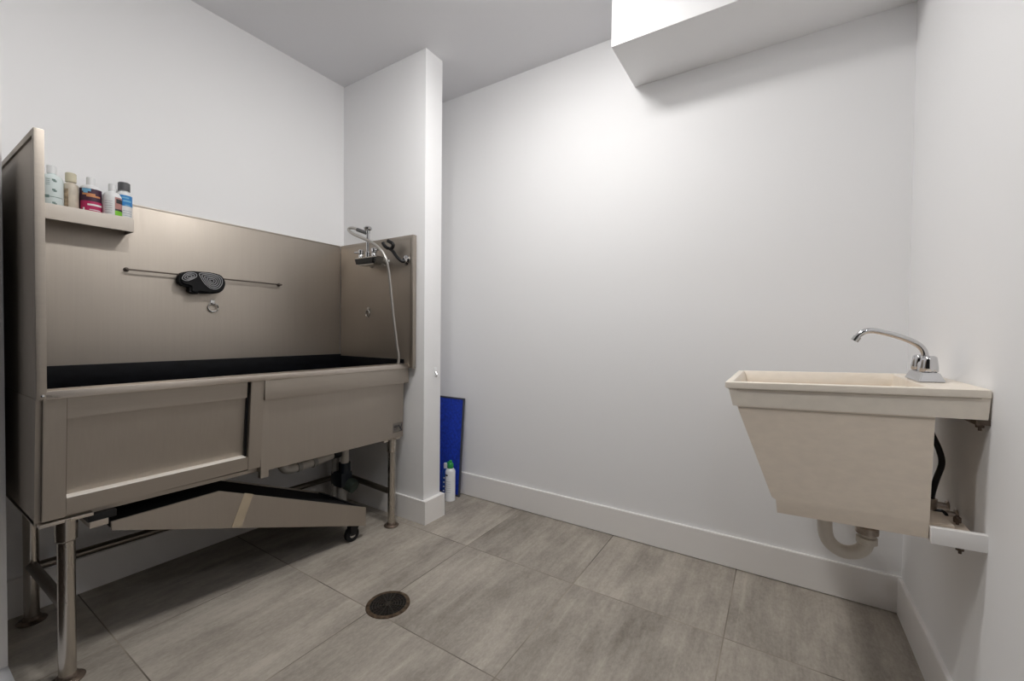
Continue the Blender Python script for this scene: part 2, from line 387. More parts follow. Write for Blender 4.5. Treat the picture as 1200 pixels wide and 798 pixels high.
# legs with sockets and feet
def leg(x, y, ztop, r=.021):
    bm = B(); lathe(bm, [(r, .014), (r, ztop-.055)], (x, y, 0), 24); o = obj('leg', bm, TUBE, tub)
    bm = B(); lathe(bm, [(r, ztop-.075), (r+.005, ztop-.070), (r+.006, ztop)], (x, y, 0), 24); obj('leg_socket', bm, TUBE, o)
    bm = B(); lathe(bm, [(.040, 0), (.042, .004), (.036, .008), (r+.006, .011), (r+.004, .020), (r, .024)], (x, y, 0), 24); obj('leg_foot', bm, RUST, o)
leg(-1.888, .354, .522); leg(-1.868, 1.655, .500); leg(-2.385, .354, .518); leg(-2.385, 1.655, .500)
bm = B(); box(bm, (-1.955, .292, .513), (-1.862, .412, .5235), .002); obj('leg_plate', bm, STEEL_EDGE, tub)
bm = B(); box(bm, (-1.93, 1.60, .490), (-1.868, 1.72, .499), .002); obj('leg_plate', bm, STEEL_EDGE, tub)
for a, b in (((-2.385, .354, .205), (-2.385, 1.655, .185)), ((-1.888, .354, .235), (-2.385, .354, .215)), ((-1.868, 1.655, .195), (-2.385, 1.655, .215))):
    bm = B(); tube(bm, [a, b], .0165, 18); obj('leg_brace', bm, BRACE, tub)

# tie rings
def ring_obj(name, c, nrm):
    n = Vector(nrm); side = Vector((0, 0, 1)).cross(n)
    bm = B(); box(bm, tuple(Vector(c)-side*.010-n*.001+Vector((0, 0, -.006))), tuple(Vector(c)+side*.010+n*.004+Vector((0, 0, .018))), .003)
    o = obj('tie_ring', bm, CHROME2, tub)
    P = [Vector(c)+n*.008+side*math.cos(a)*.021+Vector((0, 0, -.021+math.sin(a)*.021))+n*.004*math.cos(a) for a in [2*math.pi*k/28 for k in range(28)]]
    bm = B(); tube(bm, P, .0034, 8, closed=True); obj('ring', bm, CHROME2, o)
    bm = B(); tube(bm, smooth_path([Vector(c)+side*s*.009+n*d+Vector((0, 0, z)) for s, d, z in ((-1, .003, .0), (-.6, .012, -.002), (.6, .012, -.002), (1, .003, 0))], 4), .003, 8); obj('staple', bm, CHROME2, o)
ring_obj('tie_ring', (-2.459, .992, 1.252), (1, 0, 0)); ring_obj('tie_ring', (-2.175, 1.737, 1.250), (0, -1, 0))

# ------------------------------------------------------------------ tether bar with the rubber mitt on it
bar = thing('grooming_bar', 'thin steel rail across the steel back splash of the dog tub', 'rail', (-2.459, .99, 1.38))
bm = B(); tube(bm, [(-2.437, .648, 1.381), (-2.437, 1.337, 1.381)], .0035, 12); obj('rod', bm, DSTEEL, bar)
for y in (.655, 1.33):
    bm = B(); tube(bm, smooth_path([(-2.4585, y, 1.381), (-2.445, y, 1.381), (-2.437, y, 1.381)], 3), .0055, 10); lathe(bm, [(.010, 0), (.010, .003)], (-2.4592, y, 1.381), 16, rot=Matrix.Rotation(R(90), 3, 'Y')); obj('bracket', bm, DSTEEL, bar)
mitt = thing('rubber_pad', 'black rubber pad with grey ribbed ovals folded over the rail on the splash', 'rubber pad', (-2.43, .94, 1.34))
out = [(.839,1.376),(.850,1.390),(.880,1.400),(.911,1.402),(.963,1.404),(1.006,1.397),(1.025,1.379),(1.032,1.353),(1.021,1.321),(.995,1.302),(.943,1.297),(.916,1.299),(.908,1.291),(.877,1.300),(.876,1.322),(.849,1.329),(.834,1.346)]
so = [(p.y, p.z) for p in smooth_path([(0, y, z) for y, z in out], 3, closed=True)]
bm = B(); prism(bm, so, 'x', -2.4585, -2.404, .009, 3); obj('pad_body', bm, BLACK, mitt)
def oval(pts, xf, n):
    P = [(p.y, p.z) for p in smooth_path([(0, y, z) for y, z in pts], 4, closed=True)]
    cy = sum(p[0] for p in P)/len(P); cz = sum(p[1] for p in P)/len(P)
    bm = B(); prism(bm, P, 'x', xf-.004, xf); fp = obj('ribbed_face', bm, BLACKP, mitt, label='grey ribbed oval face')
    bm = B()
    for k in range(n):
        s = 1-k/n
        tube(bm, [(xf+.0005, cy+(y-cy)*s*.96, cz+(z-cz)*s*.96) for y, z in P], .0019, 6, closed=True)
    obj('ribs', bm, RIB, fp)
oval([(.842,1.363),(.856,1.384),(.878,1.393),(.899,1.390),(.903,1.377),(.889,1.364),(.864,1.350),(.847,1.353)], -2.402, 3)
oval([(.913,1.394),(.961,1.398),(1.002,1.388),(1.015,1.370),(1.011,1.343),(.990,1.322),(.960,1.323),(.933,1.346),(.918,1.372)], -2.402, 5)

# ------------------------------------------------------------------ shelf and bottles
sh = thing('wall_shelf', 'narrow cream metal shelf holding bottles at the top left of the tub', 'shelf', (-2.41, .48, 1.54))
bm = B(); box(bm, (-2.461, .310, 1.551), (-2.365, .654, 1.558), .001); obj('shelf_board', bm, SHELF, sh)
bm = B(); box(bm, (-2.366, .310, 1.535), (-2.360, .656, 1.594), .0015); obj('front_lip', bm, SHELF, sh)
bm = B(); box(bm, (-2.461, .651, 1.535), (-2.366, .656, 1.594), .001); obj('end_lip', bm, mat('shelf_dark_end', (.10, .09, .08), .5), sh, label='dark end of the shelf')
ZS = 1.5585
def bottle_prof(r, h, sh_h, neck):
    return [(r*.92, 0), (r, .004), (r, h-sh_h), (r*.96, h-sh_h*.7), (r*.78, h-sh_h*.3), (neck, h), (neck, h+.006)]
def strip(bm, c, r, a0, a1, z0, z1, sx=1, sy=1, off=.0006, n=10):
    """thin curved patch on a round bottle between two angles"""
    A = []
    for k in range(n+1):
        a = R(a0+(a1-a0)*k/n)
        for z in (z0, z1):
            for o in (0, off): A.append(bm.verts.new((c[0]+(r+o)*math.cos(a)*sx, c[1]+(r+o)*math.sin(a)*sy, c[2]+z)))
    for k in range(n):
        i = 4*k; j = i+4
        bm.faces.new((A[i+1], A[j+1], A[j+3], A[i+3])); bm.faces.new((A[i], A[i+2], A[j+2], A[j]))
        bm.faces.new((A[i+2], A[i+3], A[j+3], A[j+2])); bm.faces.new((A[i], A[j], A[j+1], A[i+1]))
    bm.faces.new((A[0], A[1], A[3], A[2])); e = 4*n; bm.faces.new((A[e], A[e+2], A[e+3], A[e+1]))
    return bm
def bottle(label, c, r, h, sh_h, neck, bodym, capr, caph, capm, sx=1.0, sy=1.0, capsq=False):
    b = thing('shampoo_bottle', label, 'bottle', c, 'bottles on the shelf')
    bm = B(); lathe(bm, bottle_prof(r, h, sh_h, neck), c, 30, sx, sy); obj('bottle_body', bm, bodym, b)
    bm = B(); lathe(bm, [(capr, h+.004), (capr, h+caph-.003), (capr-.003, h+caph)], c, 24); obj('cap', bm, capm, b)
    return b
V = -25  # the bottles' labels face the room
c = (-2.413, .4225, ZS)
b = bottle('white bottle with small grey-green marks, leftmost on the shelf', c, .0325, .158, .022, .012, PGREEN, .0135, .036, WPLA)
bm = B()
for z in (.132, .094, .044):
    strip(bm, c, .0325, -8, 8, z-.003, z+.004); strip(bm, c, .0325, -2, 14, z-.007, z+.0)
strip(bm, c, .0325, -35, 48, .066, .068); strip(bm, c, .0325, -45, -22, .062, .073)
for k in range(4): strip(bm, c, .0325, -38, -18, .112+k*.007, .1135+k*.007)
obj('printed_marks', bm, GMARK, b)
c = (-2.418, .4765, ZS)
b = bottle('cloudy beige bottle with a square cream cap, second from left on the shelf', c, .0225, .142, .012, .013, CLOUD, .0165, .040, CREAM)
bm = B(); strip(bm, c, .0225, V-40, V-5, .02, .115); obj('label_patch', bm, mat('faded_brown_label', (.36, .27, .18), .5, noise=(60, .5, (1, 1, 1))), b)
c = (-2.420, .535, ZS)
b = bottle('bottle with dark plum and magenta label and a white cap', c, .0335, .150, .016, .014, WPLA, .0140, .034, WPLA)
bm = B(); strip(bm, c, .0335, -120, 60, .008, .131, n=24); lb = obj('label_patch', bm, PLUM, b)
bm = B(); strip(bm, c, .0341, -72, 58, .008, .080, n=20); obj('magenta_band', bm, MAG, lb)
bm = B(); strip(bm, c, .0341, -60, -12, .119, .130); strip(bm, c, .0341, -52, -28, .112, .119); obj('light_blue_patch', bm, LBLUE, lb)
bm = B(); strip(bm, c, .0341, -58, 10, .104, .111); strip(bm, c, .0341, -35, 38, .097, .104); obj('orange_patch', bm, ORANGE, lb)
bm = B()
for z0, z1, a0, a1 in ((.062, .069, -30, 50), (.032, .035, -28, 48), (.024, .027, -40, 52), (.016, .018, -20, 40), (.044, .047, -20, 40)): strip(bm, c, .0346, a0, a1, z0, z1)
strip(bm, c, .0346, -55, -45, .040, .052)
obj('lettering', bm, WPRINT, lb)
c = (-2.398, .5955, ZS)
b = bottle('white bottle with lime green and picture label, fourth on the shelf', c, .0300, .138, .024, .012, WPLA, .0125, .034, WPLA)
bm = B(); strip(bm, c, .0300, 2, 80, .012, .113); lb = obj('label_patch', bm, PINKP, b)
bm = B(); strip(bm, c, .0306, 2, 78, .012, .056); obj('lime_band', bm, LIME, lb)
bm = B(); strip(bm, c, .0306, 2, 78, .004, .013); obj('yellow_band', bm, YELL, lb)
bm = B(); strip(bm, c, .0306, 2, 78, .056, .064); obj('dark_band', bm, DPRINT, lb)
bm = B(); strip(bm, c, .0306, 10, 70, .088, .106); obj('dark_patch', bm, DPRINT, lb)
bm = B()
for k in range(8): strip(bm, c, .0300, -62, -14, .026+k*.0095, .0275+k*.0095)
obj('small_print', bm, mat('grey_print', (.42, .42, .44), .5), b)
c = (-2.4305, .6425, ZS)
b = bottle('white bottle with blue shoulder and dark grey cap, rightmost on the shelf', c, .0265, .156, .020, .017, WPLA, .0205, .040, GREYCAP)
bm = B(); strip(bm, c, .0265, -90, 90, .092, .138, n=20); lb = obj('label_patch', bm, BLUEP, b)
bm = B(); strip(bm, c, .0271, -30, 20, .124, .130); strip(bm, c, .0271, -22, 40, .110, .117); strip(bm, c, .0271, -10, 30, .094, .098); obj('lettering', bm, LBLUE, lb)
bm = B()
for k in range(5): strip(bm, c, .0265, -25, 45, .030+k*.010, .0315+k*.010)
strip(bm, c, .0265, 30, 40, .050, .052)
obj('small_print', bm, mat('blue_grey_print', (.22, .28, .40), .5), b)

# ------------------------------------------------------------------ sprayer on the right end panel
sp = thing('shower_sprayer', 'chrome sprayer tap with long hose on the end panel of the dog tub', 'shower', (-2.06, 1.66, 1.52))
bm = B()
prism(bm, [(-2.168, 1.556), (-2.150, 1.520), (-2.132, 1.509), (-2.005, 1.509), (-1.990, 1.520), (-1.978, 1.556)], 'y', 1.625, 1.690, .006)
obj('tap_body', bm, CHROME2, sp)
bm = B(); prism(bm, [(-2.160, 1.548), (-2.146, 1.515), (-2.000, 1.515), (-1.986, 1.548)], 'y', 1.618, 1.630, .003); obj('tap_shaded_front', bm, BLACKP, sp, label='black front painting the shaded side of the tap')  # shade on this side of the tap put into black
bm = B(); lathe(bm, [(.010, 0), (.016, .004), (.016, .020), (.012, .028), (.018, .032), (.018, .050), (.010, .056)], (-2.145, 1.655, 1.553), 20); obj('handle', bm, CHROME, sp)
bm = B(); lathe(bm, [(.010, 0), (.016, .004), (.016, .020), (.012, .028), (.018, .032), (.018, .050), (.010, .056)], (-2.025, 1.655, 1.553), 20); obj('handle', bm, CHROME, sp)
for x in (-2.145, -2.010):
    bm = B(); tube(bm, [(x, 1.688, 1.535), (x, 1.730, 1.535)], .011, 16); lathe(bm, [(.026, 0), (.024, .006), (.013, .010)], (x, 1.7375, 1.535), 20, rot=Matrix.Rotation(R(90), 3, 'X')); obj('wall_flange', bm, CHROME2, sp)
bm = B(); tube(bm, [(-2.196, 1.650, 1.594), (-2.150, 1.652, 1.592)], .006, 10); obj('lever', bm, CHROME2, sp)
bm = B(); tube(bm, [(-2.020, 1.65, 1.592), (-1.985, 1.648, 1.594)], .006, 10); obj('lever', bm, CHROME2, sp)
bm = B(); lathe(bm, [(.016, 1.553), (.016, 1.585), (.0095, 1.592), (.0095, 1.70), (.011, 1.702), (.011, 1.715), (.021, 1.722), (.024, 1.732), (.016, 1.741), (.004, 1.744)], (-2.082, 1.655, 0), 20); obj('riser', bm, CHROME, sp)
bm = B(); tube(bm, smooth_path([(-2.085, 1.655, 1.700), (-2.127, 1.652, 1.716), (-2.172, 1.650, 1.732)], 5), .0115, 14); obj('hose_grip', bm, GREYHOSE, sp, label='dark grey hose grip')
hp = [(-2.165,1.65,1.731),(-2.205,1.648,1.745),(-2.236,1.645,1.749),(-2.244,1.64,1.737),(-2.197,1.635,1.708),(-2.126,1.635,1.680),(-2.045,1.635,1.646),(-1.985,1.64,1.612),(-1.946,1.648,1.575),(-1.921,1.655,1.530),(-1.915,1.665,1.479),(-1.911,1.672,1.420),(-1.899,1.69,1.207),(-1.889,1.705,1.06),(-1.883,1.715,.93),(-1.91,1.67,.75),(-1.98,1.5,.60)]
bm = B(); tube(bm, smooth_path(hp, 7), .0088, 12); obj('hose', bm, HOSE, sp)
hk = thing('hose_hook', 'curved black hose hook on the steel end panel right of the sprayer', 'hook', (-1.86, 1.735, 1.53))
bm = B(); tube(bm, smooth_path([(-1.842,1.728,1.530),(-1.852,1.712,1.524),(-1.880,1.70,1.548),(-1.916,1.70,1.585),(-1.942,1.695,1.604),(-1.958,1.69,1.606)], 5), .0095, 12)
tube(bm, smooth_path([(-1.934,1.697,1.600),(-1.913,1.696,1.612),(-1.914,1.694,1.630),(-1.948,1.690,1.648)], 5), .0105, 12)
tube(bm, smooth_path([(-1.952,1.69,1.606),(-1.972,1.686,1.620),(-1.985,1.684,1.640)], 4), .0100, 12)
obj('hook_arm', bm, BLACKP, hk)
bm = B(); lathe(bm, [(.030, 0), (.029, .004), (.018, .010), (.015, .018)], (-1.846, 1.7375, 1.532), 24, rot=Matrix.Rotation(R(90), 3, 'X')); obj('hook_flange', bm, CHROME, hk)

# ------------------------------------------------------------------ fold-away ramp under the tub
rp = thing('pull_out_ramp', 'grey steel pull-out dog ramp with black tread slid under the tub', 'ramp', (-2.06, .98, 0))
side = [(.457, .474), (.457, .445), (1.481, .062), (1.481, .163), (.779, .470)]
side = [(.457, .472), (.457, .443), (1.481, .064), (1.481, .165), (.779, .474)]
bm = B(); prism(bm, side, 'x', -1.882, -1.872, .001); fp = obj('side_plate', bm, STEEL, rp)
bm = B(); prism(bm, side, 'x', -2.250, -2.240, .001); obj('side_plate', bm, STEEL, rp)
bm = B(); prism(bm, [(.870, .4375), (.906, .4215), (.857, .299), (.821, .3125)], 'x', -1.8725, -1.8708); obj('tape_strip', bm, TAPE, fp, label='strip of scuffed beige tape')
bm = B(); prism(bm, [(.457, .450), (.779, .452), (1.478, .146), (1.478, .158), (.779, .466), (.457, .465)], 'x', -2.239, -1.883, .001); obj('tread', bm, BLACK, rp)
bm = B(); prism(bm, [(1.44, .170), (1.478, .152), (1.478, .164), (1.44, .181)], 'x', -2.239, -1.883); obj('end_strip', bm, BLACKP, rp)
bm = B(); box(bm, (-2.24, .405, .468), (-1.874, .450, .489), .001); obj('hinge_plate', bm, STEEL_EDGE, rp)
bm = B(); box(bm, (-2.26, .400, .490), (-1.87, .47, .512), .001); obj('hinge_bracket', bm, BLACKP, rp)
for x in (-1.905, -2.215):
    bm = B(); tube(bm, [(x-.011, 1.415, .038), (x+.011, 1.415, .038)], .038, 26); w = obj('caster_wheel', bm, BLACK, rp)
    bm = B(); tube(bm, [(x-.0125, 1.415, .038), (x+.0125, 1.415, .038)], .018, 18); obj('wheel_hub', bm, CHROME2, w)
    bm = B()
    for s in (-1, 1): hexa(bm, ((x+s*.014, 1.400, .034), (x+s*.017, 1.400, .034), (x+s*.017, 1.430, .034), (x+s*.014, 1.430, .034)), ((x+s*.014, 1.400, .090), (x+s*.017, 1.400, .090), (x+s*.017, 1.455, .085), (x+s*.014, 1.455, .085)))
    box(bm, (x-.017, 1.400, .082), (x+.017, 1.455, .090), .001)
    obj('caster_fork', bm, BLACKP, rp)

# ------------------------------------------------------------------ waste pipes under the tub
wp = thing('waste_pipe', 'grey plastic waste pipes with a dark blue coupling under the dog tub', 'pipe', (-2.2, 1.5, 0))
bm = B(); tube(bm, smooth_path([(-2.20,1.20,.505),(-2.20,1.20,.45),(-2.20,1.215,.392),(-2.20,1.25,.376),(-2.20,1.33,.376),(-2.20,1.42,.382),(-2.20,1.50,.392)], 5), .024, 18); obj('trap_pipe', bm, PVC, wp)
for y in (1.285, 1.375):
    bm = B(); tube(bm, [(-2.20, y, .378), (-2.20, y+.022, .379)], .030, 18); obj('pipe_collar', bm, PVCD, wp)
bm = B(); tube(bm, [(-2.20, 1.50, .400), (-2.20, 1.545, .400)], .034, 18); obj('rubber_joint', bm, BLACKP, wp)
bm = B(); tube(bm, [(-2.20, 1.585, .505), (-2.20, 1.585, .31)], .024, 18); obj('drop_pipe', bm, PVC, wp, label='white drop pipe')
bm = B(); tube(bm, [(-2.265, 1.565, .505), (-2.265, 1.565, .02)], .020, 18); obj('drop_pipe', bm, PVCD, wp)
bm = B(); tube(bm, [(-2.20, 1.585, .325), (-2.20, 1.585, .265)], .034, 20); box(bm, (-2.285, 1.545, .18), (-2.175, 1.625, .272), .016); obj('coupling', bm, DBLUE, wp)
bm = B(); tube(bm, [(-2.21, 1.6, .20), (-2.150, 1.620, .175)], .040, 24); obj('cleanout_cap', bm, GREEN, wp, label='dull green cleanout cap')
bm = B(); tube(bm, [(-2.225, 1.585, .19), (-2.225, 1.585, .0)], .028, 20); obj('floor_pipe', bm, PVCD, wp)

# ------------------------------------------------------------------ floor drain
DC = (-1.332, 1.165)
fd = thing('floor_drain', 'round bronze floor drain with a slotted grate set in the tiles', 'drain', (DC[0], DC[1], 0))
bm = B(); lathe(bm, [(.073, .0005), (.073, .004), (.087, .0035), (.088, .0005)], (DC[0], DC[1], 0), 48, cap=False); obj('drain_ring', bm, DRAIN, fd)
bm = B(); lathe(bm, [(.001, .0004), (.074, .0004)], (DC[0], DC[1], 0), 48, cap=False); obj('drain_pit', bm, PIT, fd)
bm = B()
for r in (.018, .029, .040, .051, .062, .072):
    tube(bm, [(DC[0]+r*math.cos(a), DC[1]+r*math.sin(a), .0022) for a in [2*math.pi*k/40 for k in range(40)]], .0016, 6, closed=True)
for k in range(4):
    a = R(22+45*k); tube(bm, [(DC[0]-.073*math.cos(a), DC[1]-.073*math.sin(a), .0028), (DC[0]+.073*math.cos(a), DC[1]+.073*math.sin(a), .0028)], .0022, 6)
for k in range(24):
    a = R(15*k+7); tube(bm, [(DC[0]+.029*math.cos(a), DC[1]+.029*math.sin(a), .0022), (DC[0]+.072*math.cos(a), DC[1]+.072*math.sin(a), .0022)], .0011, 5)
lathe(bm, [(.013, .001), (.013, .004), (.005, .0045)], (DC[0], DC[1], 0), 20)
obj('grate', bm, DRAIN_D, fd)

# ------------------------------------------------------------------ alcove behind the partition
mt = thing('blue_mat', 'bright blue textured mat with dark edging leaning in the corner behind the partition', 'mat', (-2.1, 2.2, 0))
yb0, yb1, zt = 2.196, 2.242, .664
def lean(x0, x1, z0, z1, f, bk):
    g = lambda z: yb0+(yb1-yb0)*z/zt
    return hexa(B(), ((x0, g(z0)-f, z0), (x1, g(z0)-f, z0), (x1, g(z0)+bk, z0), (x0, g(z0)+bk, z0)), ((x0, g(z1)-f, z1), (x1, g(z1)-f, z1), (x1, g(z1)+bk, z1), (x0, g(z1)+bk, z1)), .001)
obj('mat_face', lean(-2.42, -1.822, .012, zt-.010, .004, .006), MATBLUE, mt)
bm = lean(-1.822, -1.811, 0.001, zt, .006, .008); obj('side_edging', bm, MATEDGE, mt)
obj('top_edging', lean(-2.42, -1.822, zt-.010, zt, .006, .008), MATEDGE, mt)
obj('bottom_edging', lean(-2.42, -1.822, .001, .012, .006, .008), MATEDGE, mt)

sc_ = (-1.832, 2.125, 0)
cn = thing('spray_can', 'tall white spray can with a green cap standing in front of the blue mat', 'spray can', sc_)
bm = B(); lathe(bm, [(.031, 0), (.034, .002), (.034, .008), (.033, .010), (.033, .190), (.031, .200), (.022, .212), (.016, .216)], sc_, 32); obj('can_body', bm, WPLA, cn)
bm = B(); lathe(bm, [(.018, .213), (.020, .216), (.020, .240), (.016, .248), (.011, .251), (.011, .262), (.006, .266)], sc_, 24); box(bm, (sc_[0]-.012, sc_[1]-.022, .246), (sc_[0]+.006, sc_[1]-.006, .258), .002); obj('cap', bm, CAPGREEN, cn)
bm = B(); strip(bm, sc_, .033, -120, -80, .168, .178); obj('dark_mark', bm, DPRINT, cn)
bm = B()
for k in range(6): strip(bm, sc_, .033, -110, -45, .060+k*.014, .063+k*.014)
obj('small_print', bm, mat('faint_print', (.50, .52, .55), .5), cn)
sc2 = (-1.893, 2.145, 0)
cn = thing('patterned_bottle', 'blue and white patterned bottle half hidden behind the partition corner', 'bottle', sc2)
bm = B(); lathe(bm, [(.021, 0), (.024, .004), (.024, .160), (.020, .180), (.012, .195), (.011, .200)], sc2, 28); obj('bottle_body', bm, mat('blue_bottle', (.01, .06, .33), .35), cn)
bm = B()
for k in range(9):
    a = -95+((k*37) % 70); strip(bm, sc2, .024, a, a+24, .018+k*.0145, .027+k*.0145)
obj('white_pattern', bm, WPRINT, cn)
bm = B(); lathe(bm, [(.012, .198), (.012, .228), (.009, .232)], sc2, 20); obj('cap', bm, WPLA, cn)

# small hook on the partition end
wh = thing('adhesive_hook', 'tiny white hook stuck on the end face of the partition', 'hook', (-1.735, 1.868, .87))
bm = B(); box(bm, (-1.7355, 1.857, .855), (-1.731, 1.879, .905), .002); obj('hook_plate', bm, WPLA, wh)
bm = B(); tube(bm, smooth_path([(-1.733, 1.868, .880), (-1.722, 1.868, .868), (-1.716, 1.866, .858), (-1.722, 1.864, .850), (-1.730, 1.863, .853)], 5), .0028, 8); obj('hook_wire', bm, CHROME2, wh)

# ------------------------------------------------------------------ laundry sink (built level, then drooping a little towards its free end)
PIV = Vector((XR, 1.457, .993))
sk = thing('laundry_sink', 'cream wall-hung laundry sink mounted on the right wall', 'sink', tuple(PIV))
TILT = -2.05
sk.rotation_euler = (0, R(TILT), 0)
W = .493   # size along the wall
def lp(x, y, z): return (x-PIV.x, y-PIV.y, z-PIV.z)
# rim: a ring-shaped top with the basin opening, its skirt and the tap deck (local coordinates)
X0, X1 = -.573, -.003
ox0, ox1, oy0, oy1 = -.548, -.100, .022, W-.022
bm = B()
def q4(x0, x1, y0, y1, z): return [bm.verts.new(p) for p in ((x0, y0, z), (x1, y0, z), (x1, y1, z), (x0, y1, z))]
rings = [q4(X0+.022, -.018, .010, W-.010, -.068), q4(X0+.020, -.012, .008, W-.008, -.072), q4(X0+.018, X1, .005, W-.005, -.060)]
def loops(R_):
    for a, b in zip(R_, R_[1:]):
        for i in range(4): bm.faces.new((a[i], a[(i+1) % 4], b[(i+1) % 4], b[i]))
Rg = [q4(X0+.030, -.012, .014, W-.014, -.070), q4(X0+.020, -.008, .006, W-.006, -.074), q4(X0+.010, X1, .004, W-.004, -.022), q4(X0+.004, X1, .0005, W-.0005, -.020),
      q4(X0, X1, 0, W, -.017), q4(X0+.001, X1, .001, W-.001, -.002), q4(X0+.004, X1-.001, .004, W-.004, 0),
      q4(ox0-.004, ox1+.006, oy0-.004, oy1+.004, 0), q4(ox0, ox1, oy0, oy1, -.005), q4(ox0+.006, ox1-.004, oy0+.004, oy1-.004, -.040)]
loops(Rg)
for v in list(bm.verts):
    if not v.link_faces: bm.verts.remove(v)
bmesh.ops.recalc_face_normals(bm, faces=bm.faces[:])
obj('rim', bm, SINKTOP, sk, local=True)
# basin: outer shell and inner hollow
bm = B()
Rg = [q4(X0+.030, -.100, .0075, W-.012, -.066), q4(X0+.034, -.100, .0075, W-.012, -.082), q4(-.455, -.114, .0085, W-.030, -.340), q4(-.445, -.114, .0085, W-.030, -.346), q4(-.442, -.116, .014, W-.032, -.386),
      q4(-.425, -.130, .030, W-.050, -.388), q4(-.420, -.135, .032, W-.055, -.350), q4(-.425, -.130, .026, W-.045, -.335), q4(ox0+.012, ox1-.008, oy0+.005, oy1-.005, -.045), q4(ox0+.006, ox1-.004, oy0+.003, oy1-.003, -.038)]
loops(Rg[:6]); bm.faces.new(Rg[5]); 
loops([Rg[9], Rg[8], Rg[7]]); bm.faces.new(Rg[7])
bmesh.ops.remove_doubles(bm, verts=bm.verts[:], dist=.0002)
for v in list(bm.verts):
    if not v.link_faces: bm.verts.remove(v)
bmesh.ops.recalc_face_normals(bm, faces=bm.faces[:])
bmesh.ops.solidify(bm, geom=bm.faces[:], thickness=.0015)
obj('basin', bm, SINK, sk, local=True)
# small moulded seam under the band
bm = B(); box(bm, (X0+.036, .0055, -.0795), (-.100, .0125, -.0765), .0005); obj('seam_line', bm, SINKSEAM, sk, local=True)
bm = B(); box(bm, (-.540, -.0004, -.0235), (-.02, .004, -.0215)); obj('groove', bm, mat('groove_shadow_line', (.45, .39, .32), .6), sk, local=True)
# mounting ledge at the wall
bm = B(); box(bm, (-.1135, .002, -.394), (-.012, .020, -.352), .002); box(bm, (-.1135, .020, -.394), (-.012, .150, -.385), .002); obj('mounting_ledge', bm, TRIM, sk, local=True, label='white ledge bracket below the sink')
bm = B(); box(bm, (-.112, .020, -.372), (-.030, .145, -.362), .002); box(bm, (-.110, .040, -.384), (-.060, .140, -.352), .003); obj('ledge_board', bm, SINK, sk, local=True)
for p in ((-.045, .085, -.350), (-.055, .03, -.402), (-.016, .03, -.090)):
    bm = B(); lathe(bm, [(.008, -.006), (.008, .006), (.005, .009)], p, 8); tube(bm, [(p[0], p[1], p[2]-.014), (p[0], p[1], p[2]+.012)], .0035, 8); obj('bolt', bm, RUST, sk, local=True)
bm = B(); box(bm, (-.028, .010, -.088), (-.002, .120, -.074), .001); obj('wall_bracket', bm, RUST, sk, local=True)

# mixer tap on the deck
FZ = .9905
fc = thing('sink_faucet', 'chrome two-handle faucet with a long curved spout on the laundry sink', 'faucet', (.358, 1.69, FZ))
bm = B(); hexa(bm, ((.330, 1.608, FZ), (.386, 1.608, FZ+.002), (.386, 1.772, FZ+.002), (.330, 1.772, FZ)), ((.340, 1.622, FZ+.026), (.376, 1.622, FZ+.027), (.376, 1.758, FZ+.027), (.340, 1.758, FZ+.026)), .002); obj('base_plate', bm, CHROME, fc)
def handle(y):
    c = (.358, y, FZ+.0265); bm = B(); n = 40; pr = [(.017, 0), (.0205, .003), (.0205, .014), (.018, .034), (.0165, .043), (.012, .0465)]
    rr = []
    for r, z in pr:
        ring_ = []
        for k in range(n):
            a = 2*math.pi*k/n; f = 1-.14*max(0, math.cos(5*a))**2 if z > .001 else 1
            ring_.append(bm.verts.new((c[0]+r*f*math.cos(a), c[1]+r*f*math.sin(a), c[2]+z)))
        rr.append(ring_)
    for A, D in zip(rr, rr[1:]):
        for k in range(n): bm.faces.new((A[k], A[(k+1) % n], D[(k+1) % n], D[k]))
    bm.faces.new(rr[0][::-1]); bm.faces.new(rr[-1])
    obj('handle', bm, CHROME, fc, angle=50)
handle(1.645); handle(1.735)
bm = B(); lathe(bm, [(.015, 0), (.015, .020), (.012, .028)], (.358, 1.69, FZ+.0265), 20)
tube(bm, smooth_path([(.358,1.69,FZ+.04),(.359,1.69,1.062),(.352,1.69,1.084),(.334,1.69,1.101),(.302,1.688,1.117),(.263,1.686,1.130),(.240,1.685,1.135),(.222,1.684,1.133),(.209,1.684,1.124),(.201,1.684,1.112)], 6), .0085, 16)
obj('spout', bm, CHROME, fc)
bm = B(); tube(bm, [(.2035, 1.684, 1.116), (.196, 1.684, 1.103)], .0105, 18); obj('aerator', bm, CHROME2, fc)

